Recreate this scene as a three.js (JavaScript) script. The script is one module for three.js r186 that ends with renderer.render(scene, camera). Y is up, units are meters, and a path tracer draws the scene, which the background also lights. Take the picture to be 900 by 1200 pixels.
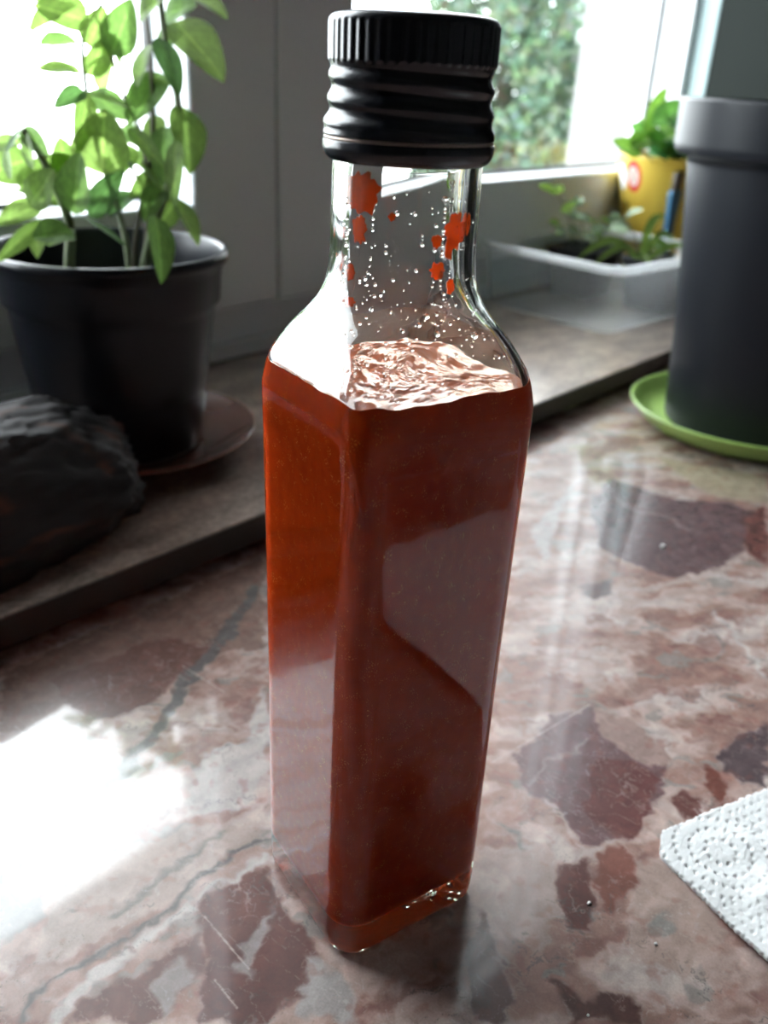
import * as THREE from 'three';
import { mergeGeometries, mergeVertices } from 'three/addons/utils/BufferGeometryUtils.js';
import { RoundedBoxGeometry } from 'three/addons/geometries/RoundedBoxGeometry.js';
import { createNoise2D, createNoise3D } from 'simplex-noise';

// ---------------------------------------------------------------- camera, sky, exposure
const scene = new THREE.Scene();
const camera = new THREE.PerspectiveCamera(60.06, 0.75, 0.01, 200);
{
  const right = new THREE.Vector3(0.66587, 0.0458, 0.74466), up = new THREE.Vector3(0.30249, 0.89582, -0.32559), back = new THREE.Vector3(-0.68199, 0.44205, 0.58264);
  camera.position.set(-0.14241, 0.20917, 0.12023);
  camera.quaternion.setFromRotationMatrix(new THREE.Matrix4().makeBasis(right, up, back));
}
camera.focus = 0.2;
camera.userData.fStop = 15;
scene.add(camera);
const renderer = new THREE.WebGLRenderer({ antialias: true });
renderer.toneMapping = THREE.LinearToneMapping;
renderer.toneMappingExposure = 1.0;
renderer.shadowMap.enabled = true;
const SKY = 13.5;
scene.background = new THREE.Color().setRGB(0.94, 1.0, 1.05);   // a bright, even overcast
scene.backgroundIntensity = SKY;

// ---------------------------------------------------------------- helpers (lengths in millimetres, scaled to metres when a mesh is made)
let seed = 12345;
const rnd = () => { seed = (seed * 1664525 + 1013904223) % 4294967296; return seed / 4294967296; };
const rr = (a, b) => a + (b - a) * rnd();
const noise2 = createNoise2D(rnd), noise3 = createNoise3D(rnd);
const clamp = THREE.MathUtils.clamp, lerp = THREE.MathUtils.lerp, sstep = (a, b, x) => { const t = clamp((x - a) / (b - a), 0, 1); return t * t * (3 - 2 * t); };
const V = (x, y, z) => new THREE.Vector3(x, y, z);
const used = {};
function numbered(n) { const k = used[n] = (used[n] ?? -1) + 1; return k ? n + '_' + String(k).padStart(3, '0') : n; }
function mesh(name, geometry, material, parent = scene) {
  const g = [].concat(geometry).length > 1 ? mergeGeometries(geometry.map((x) => (x.index ? x.toNonIndexed() : x))) : [].concat(geometry)[0];
  if (!g.userData.scaled) { g.scale(0.001, 0.001, 0.001); g.userData.scaled = true; }
  const m = new THREE.Mesh(g, material);
  m.name = parent === scene ? numbered(name) : name;
  if (parent !== scene) { const k = parent.userData.names ??= {}; k[name] = (k[name] ?? -1) + 1; if (k[name]) m.name = name + '_' + String(k[name]).padStart(3, '0'); }
  m.castShadow = m.receiveShadow = true;
  parent.add(m);
  return m;
}
function tag(o, label, category, group) { Object.assign(o.userData, { label, category }); if (group) o.userData.group = group; return o; }
function thing(name, label, category, [x, y, z] = [0, 0, 0], group) {
  const o = new THREE.Group(); o.name = numbered(name); o.position.set(x / 1000, y / 1000, z / 1000); scene.add(o);
  return tag(o, label, category, group);
}
function structure(name, geometry, material) { const m = mesh(name, geometry, material); m.userData.kind = 'structure'; return m; }
function structureGroup(name) { const o = new THREE.Group(); o.name = name; o.userData.kind = 'structure'; scene.add(o); return o; }
const std = (o) => new THREE.MeshPhysicalMaterial(o);
const rgb = (r, g, b) => new THREE.Color().setRGB(r, g, b);
function box(x0, x1, y0, y1, z0, z1, r = 0) {
  const g = r ? new RoundedBoxGeometry(x1 - x0, y1 - y0, z1 - z0, 2, r) : new THREE.BoxGeometry(x1 - x0, y1 - y0, z1 - z0);
  return g.translate((x0 + x1) / 2, (y0 + y1) / 2, (z0 + z1) / 2);
}
function lathe(pts, n = 96) { return new THREE.LatheGeometry(pts.map(([r, y]) => new THREE.Vector2(Math.max(r, 0.0001), y)), n); }
// a closed skin from rings of points; ring(i) gives an array of n points
function skin(rings, closeStart, closeEnd) {
  const n = rings[0].length, p = [], ix = [];
  for (const r of rings) for (const q of r) p.push(q[0], q[1], q[2]);
  for (let i = 0; i + 1 < rings.length; i++) for (let j = 0; j < n; j++) {
    const a = i * n + j, b = i * n + (j + 1) % n, c = a + n, d = b + n;
    ix.push(a, c, b, b, c, d);
  }
  const cap = (i, flip) => {
    let cx = 0, cy = 0, cz = 0; for (const q of rings[i]) { cx += q[0] / n; cy += q[1] / n; cz += q[2] / n; }
    const c = p.length / 3; p.push(cx, cy, cz);
    for (let j = 0; j < n; j++) { const a = i * n + j, b = i * n + (j + 1) % n; flip ? ix.push(c, a, b) : ix.push(c, b, a); }
  };
  if (closeStart) cap(0, true);
  if (closeEnd) cap(rings.length - 1, false);
  const g = new THREE.BufferGeometry();
  g.setAttribute('position', new THREE.Float32BufferAttribute(p, 3));
  g.setAttribute('uv', new THREE.Float32BufferAttribute(new Float32Array(p.length / 3 * 2), 2));
  g.setIndex(ix); g.computeVertexNormals();
  return g;
}
function tube(points, radius, n = 24, m = 8, taper = 1) {
  const c = new THREE.CatmullRomCurve3(points.map((q) => V(...q)));
  const f = c.computeFrenetFrames(n), rings = [];
  for (let i = 0; i <= n; i++) {
    const q = c.getPoint(i / n), r = radius * lerp(1, taper, i / n), ring = [];
    for (let j = 0; j < m; j++) { const a = j / m * 2 * Math.PI; const d = f.normals[i].clone().multiplyScalar(Math.cos(a) * r).addScaledVector(f.binormals[i], Math.sin(a) * r).add(q); ring.push([d.x, d.y, d.z]); }
    rings.push(ring);
  }
  return skin(rings, true, true);
}
// piecewise smooth curve through [y, value] knots (monotone cubic)
function spline(knots) {
  const n = knots.length, d = [], m = [];
  for (let i = 0; i + 1 < n; i++) d.push((knots[i + 1][1] - knots[i][1]) / (knots[i + 1][0] - knots[i][0]));
  for (let i = 0; i < n; i++) m.push(i === 0 ? d[0] : i === n - 1 ? d[n - 2] : d[i - 1] * d[i] <= 0 ? 0 : 2 / (1 / d[i - 1] + 1 / d[i]));
  return (y) => {
    if (y <= knots[0][0]) return knots[0][1];
    if (y >= knots[n - 1][0]) return knots[n - 1][1];
    let i = 0; while (y > knots[i + 1][0]) i++;
    const h = knots[i + 1][0] - knots[i][0], t = (y - knots[i][0]) / h, a = knots[i][1], b = knots[i + 1][1];
    return a * (2 * t ** 3 - 3 * t * t + 1) + h * m[i] * (t ** 3 - 2 * t * t + t) + b * (-2 * t ** 3 + 3 * t * t) + h * m[i + 1] * (t ** 3 - t * t);
  };
}
function texture(w, h, f, srgb = true) {
  const data = new Uint8Array(w * h * 4), c = [0, 0, 0];
  for (let y = 0; y < h; y++) for (let x = 0; x < w; x++) { f(x, y, c); const i = (y * w + x) * 4; for (let k = 0; k < 3; k++) data[i + k] = clamp(c[k], 0, 255); data[i + 3] = 255; }
  const t = new THREE.DataTexture(data, w, h);
  t.magFilter = THREE.LinearFilter; t.minFilter = THREE.LinearFilter; t.wrapS = t.wrapT = THREE.MirroredRepeatWrapping;
  if (srgb) t.colorSpace = THREE.SRGBColorSpace;
  t.needsUpdate = true;
  return t;
}
function fbm(x, y, o = 4) { let s = 0, a = 0.5; for (let i = 0; i < o; i++) { s += a * noise2(x, y); x = x * 2.03 + 17.1; y = y * 2.03 - 9.7; a *= 0.5; } return s; }
function planarUV(g, fx, fy) { const p = g.attributes.position, uv = new Float32Array(p.count * 2); for (let i = 0; i < p.count; i++) { uv[2 * i] = fx(p.getX(i), p.getY(i), p.getZ(i)); uv[2 * i + 1] = fy(p.getX(i), p.getY(i), p.getZ(i)); } g.setAttribute('uv', new THREE.BufferAttribute(uv, 2)); return g; }
// ---------------------------------------------------------------- the room: window wall with two casements, sill, other walls, floor, ceiling
const plaster = std({ color: rgb(0.24, 0.235, 0.23), roughness: 0.9 });
const frameWhite = std({ color: rgb(0.84, 0.88, 0.91), roughness: 0.38 });
const gasketGrey = std({ color: rgb(0.12, 0.12, 0.12), roughness: 0.7 });
const paneGlass = std({ color: rgb(0.98, 1, 0.99), roughness: 0, transmission: 1, thickness: 0, ior: 1.5 });
const metalGrey = std({ color: rgb(0.6, 0.6, 0.6), roughness: 0.35, metalness: 0.9 });
const WZ = -382;                                     // room-side face of the fixed window frame
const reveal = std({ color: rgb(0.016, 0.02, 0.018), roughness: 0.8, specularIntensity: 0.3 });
structure('floor', box(-1700, 2700, -780, -750, -560, 3300), std({ color: rgb(0.3, 0.22, 0.15), roughness: 0.5 }));
structure('ceiling', box(-1700, 2700, 1750, 1900, -560, 3300), plaster);
structure('wall_left', box(-1800, -1700, -780, 1900, -560, 3300), plaster);
structure('wall_right', box(2700, 2800, -780, 1900, -560, 3300), plaster);
structure('wall_back', box(-1800, 2800, -780, 1900, 3300, 3400), plaster);
structure('wall_front', box(-1700, -330, -750, 1750, -560, -170), plaster);
structure('wall_front', box(1000, 2700, -750, 1750, -560, -170), plaster);
structure('wall_under_window', box(-330, 1000, -750, 4.4, -560, -203), plaster);
structure('wall_over_window', box(-330, 1000, 1300, 1750, -560, -170), plaster);
structure('trim_2', box(922, 1002, 18, 1300, -369.5, -346, 2), std({ color: rgb(0.42, 0.54, 0.55), roughness: 0.6, specularIntensity: 0.4 }));
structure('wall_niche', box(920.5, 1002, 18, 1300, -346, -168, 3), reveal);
// window board: a stone sill 18 mm above the table
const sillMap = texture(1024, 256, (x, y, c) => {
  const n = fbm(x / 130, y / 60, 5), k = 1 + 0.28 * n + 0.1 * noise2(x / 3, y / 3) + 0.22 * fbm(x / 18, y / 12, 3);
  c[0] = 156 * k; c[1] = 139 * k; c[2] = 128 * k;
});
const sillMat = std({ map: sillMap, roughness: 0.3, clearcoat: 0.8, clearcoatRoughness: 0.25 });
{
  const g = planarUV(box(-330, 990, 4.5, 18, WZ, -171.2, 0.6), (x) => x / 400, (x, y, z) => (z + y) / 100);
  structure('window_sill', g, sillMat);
  structure('shade_strip_3', box(-330, 990, 4.2, 17.7, -171.2, -170, 0.4), std({ color: rgb(0.055, 0.043, 0.037), roughness: 0.5 }));  // front face of the sill, its shade painted in as a near-black strip
}
// fixed frame round the two casements
structure('trim_1', [box(-330, 1012, 18, 60, -440, WZ, 2), box(-330, 1012, 1240, 1300, -440, WZ, 2), box(-330, -275, 60, 1240, -440, WZ, 2), box(970, 1012, 60, 1240, -440, WZ, 2), box(282, 320, 60, 1240, -440, WZ - 4, 2), box(-330, 990, 18, 30, WZ - 4, WZ + 6, 2)], frameWhite);
function casement(name, x0, x1) {
  const w = structureGroup(name), y0 = 56, y1 = 1250, s = 72, z0 = -432, z1 = -370, pz = -412;
  mesh('stile', box(x0, x0 + s, y0, y1, z0, z1, 3), frameWhite, w);
  mesh('stile', box(x1 - s, x1, y0, y1, z0, z1, 3), frameWhite, w);
  mesh('rail', box(x0 + s - 2, x1 - s + 2, y0, y0 + s, z0, z1 - 0.4, 3), frameWhite, w);
  mesh('rail', box(x0 + s - 2, x1 - s + 2, y1 - s, y1, z0, z1 - 0.4, 3), frameWhite, w);
  const a = x0 + s - 1, b = x1 - s + 1, c = y0 + s - 1, d = y1 - s + 1;
  mesh('gasket', [box(a, a + 4, c, d, pz + 1, pz + 5), box(b - 4, b, c, d, pz + 1, pz + 5), box(a, b, c, c + 4, pz + 1, pz + 5), box(a, b, d - 4, d, pz + 1, pz + 5)], gasketGrey, w);
  mesh('pane', planePane(a + 1, b - 1, c + 1, d - 1, pz), paneGlass, w);
  return w;
}
function planePane(x0, x1, y0, y1, z) { return new THREE.PlaneGeometry(x1 - x0, y1 - y0).translate((x0 + x1) / 2, (y0 + y1) / 2, z); }
casement('window_1', -285, 298.8);
casement('window_2', 300.8, 984);
// outdoors: pale paving, an unseen slab added overhead, a white rendered house, a leafy tree
structure('ground', box(-14000, 30000, -1400, -1300, -40000, -560), std({ color: rgb(0.55, 0.55, 0.53), roughness: 0.95 }));
structure('added_overhang', [box(-2600, 1500, 1930, 2090, -1620, -560, 8), box(-2600, 1500, 1900, 1940, -1640, -1600, 6)], std({ color: rgb(0.3, 0.29, 0.28), roughness: 0.9 }));  // added out of view to cut off the high sky reflected in the table
{
  const az = 61.2 * Math.PI / 180, d = 9000, h = thing('house', 'white rendered house outside, beyond the right half of the window', 'house', [-142 + Math.sin(az) * d, -1300, 120 - Math.cos(az) * d]);
  h.rotation.y = -az + 0.06;
  const white = std({ color: rgb(0.85, 0.86, 0.86), roughness: 0.9 }), tileRed = std({ color: rgb(0.3, 0.12, 0.08), roughness: 0.8 });
  mesh('wall', box(-560, 6000, 0, 5200, -5000, 0), white, h);
  const roofShape = new THREE.Shape([new THREE.Vector2(500, 5150), new THREE.Vector2(-5500, 5150), new THREE.Vector2(-2500, 7300)]);
  mesh('roof', new THREE.ExtrudeGeometry(roofShape, { depth: 7400, bevelEnabled: false }).rotateY(Math.PI / 2).translate(-900, 0, 0), tileRed, h);
  for (const [x, y] of [[2600, 2900], [4300, 2900]]) { const f = mesh('window', [box(x, x + 900, y, y + 80, -10, 50), box(x, x + 900, y + 1120, y + 1200, -10, 50), box(x, x + 80, y, y + 1200, -10, 50), box(x + 820, x + 900, y, y + 1200, -10, 50), box(x + 420, x + 480, y, y + 1200, -10, 40)], white, h); mesh('pane', box(x + 60, x + 840, y + 60, y + 1140, -5, 12), std({ color: rgb(0.1, 0.12, 0.14), roughness: 0.05 }), f); }
}
function leafGeo(L, w, fold = 0.25, droop = 0.25, curl = 0, nu = 9, tip = 1.15) {          // along +y from the origin, face towards +z
  const pos = [], uv = [], ix = [], nv = 4;
  for (let i = 0; i <= nu; i++) {
    const t = i / nu, half = w / 2 * Math.pow(Math.sin(Math.PI * Math.pow(t, 0.76)), 0.68) * (1 - 0.1 * t) * (t > 0.999 ? 0 : 1) + (t < 0.001 ? w * 0.02 : 0);
    for (let j = -nv; j <= nv; j++) {
      const s = j / nv, x = s * half;
      pos.push(x + curl * L * t * t * 0.3, L * (t - 0.12 * droop * t * t), Math.abs(s) * half * fold - droop * L * t * t * 0.55 + Math.sin(t * 9 + s * 2.2) * half * 0.05);
      uv.push(0.5 + s * 0.5, t);
    }
  }
  const n = 2 * nv + 1;
  for (let i = 0; i < nu; i++) for (let j = 0; j < n - 1; j++) { const a = i * n + j; ix.push(a, a + 1, a + n, a + 1, a + n + 1, a + n); }
  const g = new THREE.BufferGeometry();
  g.setAttribute('position', new THREE.Float32BufferAttribute(pos, 3)); g.setAttribute('uv', new THREE.Float32BufferAttribute(uv, 2)); g.setIndex(ix); g.computeVertexNormals();
  return g;
}
const leafMap = texture(128, 128, (x, y, c) => {
  const s = Math.abs(x / 127 - 0.5) * 2, t = y / 127, vein = Math.abs(((t - s * 0.35) * 7) % 1 - 0.5) < 0.06 && s < 0.85 ? 0.08 : 0;
  const mid = sstep(0.07, 0.02, s) * 0.22, k = 0.86 + 0.14 * fbm(x / 22, y / 22, 3) + mid + vein - 0.12 * s;
  c[0] = 225 * k + 25 * mid; c[1] = 238 * k; c[2] = 215 * k;
});
const leafMat = (r, g, b, tr = 0.5) => std({ color: rgb(r, g, b), map: leafMap, roughness: 0.75, transmission: tr, thickness: 0, side: THREE.DoubleSide, specularIntensity: 0.4 });
const M4 = (pos, dir, facing, roll = 0) => {          // +y along dir, +z roughly towards facing
  const y = dir.clone().normalize(), x = new THREE.Vector3().crossVectors(y, facing).normalize(), z = new THREE.Vector3().crossVectors(x, y);
  const m = new THREE.Matrix4().makeBasis(x, y, z); if (roll) m.multiply(new THREE.Matrix4().makeRotationY(roll));
  return m.setPosition(pos);
};
{
  const t = thing('tree', 'pale green leafy tree seen through the window beside the bottle cap', 'tree', [4950, -1300, -3420]);
  mesh('trunk', [tube([[0, 0, 0], [30, 600, 20], [-20, 1300, 0], [20, 2600, 30]], 70, 16, 10, 0.4), tube([[0, 900, 0], [200, 1500, 150], [360, 2100, 260]], 32, 10, 8, 0.4), tube([[0, 700, 0], [-220, 1400, -120], [-380, 2000, -260]], 32, 10, 8, 0.4)], std({ color: rgb(0.16, 0.12, 0.09), roughness: 0.9 }), t);
  const g = leafGeo(52, 36, 0.2, 0.3, 0, 4); g.scale(0.001, 0.001, 0.001);
  const crown = new THREE.InstancedMesh(g, leafMat(0.24, 0.31, 0.25, 0.25), 17000), m = new THREE.Matrix4();
  crown.name = 'crown'; crown.userData.kind = 'stuff';
  for (let i = 0; i < 17000; i++) {
    let x, y, z; do { x = rr(-1, 1); y = rr(-1, 1); z = rr(-1, 1); } while (x * x + y * y + z * z > 1 || noise3(x * 2.2, y * 2.2, z * 2.2) < -0.15);
    m.copy(M4(V(x * 0.62, 1.35 + y * 1.1, z * 0.62), V(rr(-1, 1), rr(-1, 0.5), rr(-1, 1)), V(rr(-1, 1), rr(-1, 1), rr(-1, 1)))); crown.setMatrixAt(i, m);
    crown.setColorAt(i, rgb(rr(0.7, 1.2), rr(0.8, 1.15), rr(0.7, 1.3)));
  }
  crown.castShadow = true; t.add(crown);
}

// ---------------------------------------------------------------- the marble table
const TX0 = -160, TX1 = 500, TZ0 = -180, TZ1 = 150;
const VEINING = [
  ['#94786f', 0, [-29, -162, 103, -164, 52, -106, 29, -120, -7, -112, -31, -123, -46, -131]],
  ['#7d5c56', 0, [-19, -145, 29, -141, 38, -120, -3, -108, -23, -114]],
  ['#d2ccca', 0, [37, -89, 11, -68, -2, -75, -26, -55, -9, -43, 8, -53]],
  ['#cfc8c6', 0, [-48, -127, -25, -111, -21, -82, -43, -72, -72, -79]],
  ['#6f6d6d', 4.2, [80, -143, 50, -125, 16, -110, -4, -96, -33, -83, -56, -79, -75, -73]],
  ['#bfaca4', 0, [-54, -60, -27, -51, -7, -36, -16, -32, -45, -34, -70, -37, -82, -42, -70, -55]],
  ['#5a5859', 1.6, [-13, -30, -24, -34, -36, -33, -52, -31, -66, -32, -82, -34, -92, -31]],
  ['#d6d0ce', 2.6, [-18, -24, -31, -26, -45, -27, -58, -28, -74, -27, -86, -23]],
  ['#6a6866', 1.0, [-20, -42, -32, -42, -39, -41, -50, -41, -60, -41]],
  ['#84807f', 0, [-78, -68, -71, -60, -73, -53, -81, -52, -86, -53]],
  ['#714a45', 0, [-41, -26, -31, -26, -21, -22, -26, -10, -38, -3, -47, -6, -50, -12]],
  ['#6e4844', 0, [-80, -23, -70, -22, -54, -19, -46, -20, -52, -10, -60, -8, -71, -6, -83, -20]],
  ['#684441', 0, [-52, -10, -43, -9, -26, -10, -26, 1, -34, 16, -53, 12, -63, 1]],
  ['#a79d9b', 0, [-65, -15, -55, -17, -55, -10, -68, -6]],
  ['#a99f9e', 0, [-47, -5, -37, -9, -28, -12, -33, -6, -48, 1]],
  ['#b5afae', 0, [-32, 7, -29, 20, -36, 30, -46, 19]],
  ['#6b5452', 0, [13, 30, 2, 46, -10, 57, -16, 51, -3, 37]],
  ['#6a5457', 0, [314, -94, 314, -53, 335, -27, 333, -10, 278, 1, 233, -6, 226, -25, 231, -55, 273, -84]],
  ['#c9b5ae', 3.4, [189, -36, 211, -17, 251, -1, 299, 6]],
  ['#734a46', 0, [314, -14, 350, -13, 276, 15, 279, 5]],
  ['#74575a', 0, [69, 3, 99, 1, 113, 8, 111, 26, 106, 40, 92, 49, 72, 50, 63, 46, 54, 42, 58, 30, 60, 16]],
  ['#6b4140', 0, [90, 24, 100, 34, 98, 44, 77, 50, 64, 50, 64, 39, 68, 31]],
  ['#a98d86', 0, [113, 8, 118, 23, 109, 44, 101, 41, 101, 29, 102, 18]],
  ['#6f4743', 0, [90, 52, 98, 52, 98, 58, 91, 61, 86, 58]],
  ['#77483f', 0, [114, 52, 114, 57, 106, 66, 99, 65, 103, 58]],
  ['#66403d', 0, [39, 40, 51, 43, 38, 52, 27, 57, 22, 52, 28, 46]],
  ['#8b5a50', 0, [51, 45, 61, 48, 59, 56, 46, 60, 36, 58, 41, 51]],
  ['#5d5054', 0, [122, 54, 140, 56, 153, 60, 120, 73, 115, 66, 115, 60]],
  ['#5f4340', 0, [6, 67, 13, 70, 19, 77, 13, 81, 0, 68]],
  ['#5b423f', 0, [7, 58, 8, 62, 6, 70, 2, 70, 3, 63]],
  ['#d3cbc9', 1.5, [215, 12, 205, 26, 194, 38, 181, 50]],
  ['#cdb9b3', 1.2, [61, 21, 57, 32, 50, 43, 61, 46]],
  ['#b9abaa', 0.7, [64, 15, 76, 13, 88, 16, 98, 16]],
  ['#7b7875', 1.0, [43, 16, 41, 24, 36, 30, 27, 32, 25, 39]],
  ['#7b7875', 1.0, [197, 20, 192, 28, 181, 29, 171, 24]],
  ['#a39290', 1.2, [292, -82, 282, -61, 290, -47, 284, -31]],
  ['#6a4f4f', 0, [191, -42, 205, -34, 195, -27, 185, -29, 183, -36]],
  ['#cfc9ca', 0, [221, -90, 300, -106, 328, -116, 252, -89, 196, -64]],
  ['#b7a892', 0, [367, -90, 388, -27, 350, -13, 335, -42]],
  ['#c0a8a0', 0, [33, 25, 48, 33, 31, 45, 10, 54, 12, 42]],
  ['#bda59c', 0, [59, 56, 72, 64, 54, 85, 31, 83, 28, 70]],
  ['#a3a09c', 0, [40, 69, 47, 69, 44, 75, 37, 74]],
];
const SCRATCHES = [[22, -119, 23, -95], [-43, -22, -45, -1], [63, -1, 115, 7], [-53, -5, -54, 5], [-40, -131, -40, -102]];
const MARBLE_TONE = 0.9;
const LEAVES = [
  [26, 215, -50, 3, 204, -48, 14],
  [14, 199, -34, -3, 197, -33, 11],
  [5, 186, -18, -13, 189, -21, 9],
  [16, 184, -30, 18, 198, -17, 10],
  [20, 194, -15, 25, 213, -3, 13],
  [-3, 178, -4, -19, 174, 1, 7],
  [1, 177, -7, -15, 159, 8, 9],
  [18, 178, -31, 14, 167, -6, 12],
  [-6, 143, 10, -6, 167, 13, 20],
  [-8, 134, -19, -10, 154, -16, 12],
  [-26, 127, 16, -25, 150, 20, 14],
  [-8, 122, -2, -0, 142, 12, 10],
  [-14, 145, -43, -34, 141, -43, 16],
  [-11, 126, -35, -28, 132, -37, 7],
  [-28, 127, -11, -48, 124, -12, 9],
  [-40, 124, 11, -62, 113, 14, 6],
  [-32, 120, 23, -49, 121, 23, 13],
  [-21, 125, 15, -20, 121, 40, 5],
  [37, 199, -8, 19, 184, 3, 9],
  [43, 187, -9, 22, 167, 3, 14],
  [41, 209, 7, 43, 193, 41, 16],
  [35, 173, 19, 23, 150, 42, 14],
  [23, 164, 20, 10, 147, 38, 11],
  [21, 148, -14, 16, 138, 9, 10],
  [22, 148, 5, 17, 136, 29, 9],
  [-8, 130, 53, -19, 110, 75, 10],
  [32, 130, 14, 25, 116, 36, 9],
  [28, 129, 18, 12, 119, 27, 9],
  [16, 137, 24, -0, 128, 32, 9],
  [16, 133, 0, -1, 125, 8, 9],
  [38, 211, -16, 41, 220, 2, 12],
  [53, 212, -16, 55, 219, 2, 12],
  [68, 223, -16, 70, 219, 11, 9],
  [11, 207, -18, -8, 213, -24, 13],
  [28, 161, -23, 26, 156, -2, 7],
  [27, 202, 14, 20, 184, 39, 9],
  [12, 160, 45, -5, 140, 60, 7],
  [32, 160, 8, 35, 170, 24, 9],
  [32, 175, -21, 36, 180, 0, 10],
  [12, 209, -45, 0, 219, -45, 12],
  [35, 191, -29, 27, 201, -26, 9],
  [21, 165, -34, 17, 156, -11, 10],
  [24, 145, -7, 13, 153, -6, 9],
  [64, 209, -17, 47, 199, -9, 9],
  [18, 136, -16, 18, 145, -3, 9],
  [-18, 136, -41, -16, 144, -25, 7],
  [-28, 161, -20, -30, 154, 3, 7],
  [-28, 161, -20, -41, 154, -10, 4],
  [-29, 159, -16, -37, 149, 2, 6],
];
const STEMS = [
  [2.0, [24, 220, -38, 23, 196, -21, 21, 174, -7, 21, 159, 4, 17, 141, 12, 8, 123, 16, -1, 102, 22]],
  [4.0, [41, 221, -2, 37, 200, 6, 34, 177, 17, 29, 158, 23, 21, 140, 25, 13, 124, 24, 3, 102, 26]],
  [4.6, [-30, 161, -15, -25, 151, -12, -21, 136, -7, -19, 119, -2, -22, 100, -1]],
  [2.4, [49, 222, -28, 44, 203, -17, 36, 183, -6, 28, 162, 4, 17, 136, 14, 3, 102, 26]],
  [2.6, [35, 221, -35, 20, 203, -37, 12, 180, -27, 6, 153, -12, 3, 125, 7, -2, 102, 20]],
];
const SPLATS = [
  [180, 189.0, 3.8, 3.4],
  [-180, 182.5, 1.5, 2.4],
  [-153, 175.0, 1.0, 1.7],
  [-173, 174.0, 1.0, 1.5],
  [-176, 168.1, 1.7, 0.9],
  [-153, 160.4, 1.0, 1.4],
  [150, 185.3, 0.7, 0.7],
  [92, 182.9, 2.2, 2.9],
  [76, 183.9, 1.0, 1.7],
  [98, 179.8, 0.9, 2.1],
  [111, 181.1, 1.0, 1.2],
  [109, 175.5, 1.5, 1.5],
  [95, 172.2, 0.9, 1.4],
  [-145, 180.6, 0.3, 1.0],
];
function marbleLayout() {                              // patches and bands of the stone, in table millimetres, on a coarse canvas
  const k = 0.9, w = Math.round((TX1 - TX0) * k), h = Math.round((TZ1 - TZ0) * k), cv = document.createElement('canvas');
  cv.width = w; cv.height = h;
  const c = cv.getContext('2d');
  c.lineJoin = c.lineCap = 'round';
  for (const [color, width, q] of VEINING) {
    c.beginPath();
    for (let i = 0; i < q.length; i += 2) c.lineTo((q[i] - TX0) * k, (q[i + 1] - TZ0) * k);
    if (width) { c.strokeStyle = color; c.lineWidth = width * k * 1.25; c.stroke(); } else { c.closePath(); c.fillStyle = color; c.fill(); }
  }
  return { k, w, h, d: c.getImageData(0, 0, w, h).data };
}
const layout = marbleLayout(), MW = 2048, MH = 1024;
const tones = [[198, 172, 164], [164, 130, 121], [214, 203, 199], [122, 82, 77], [152, 148, 145]];
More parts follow.
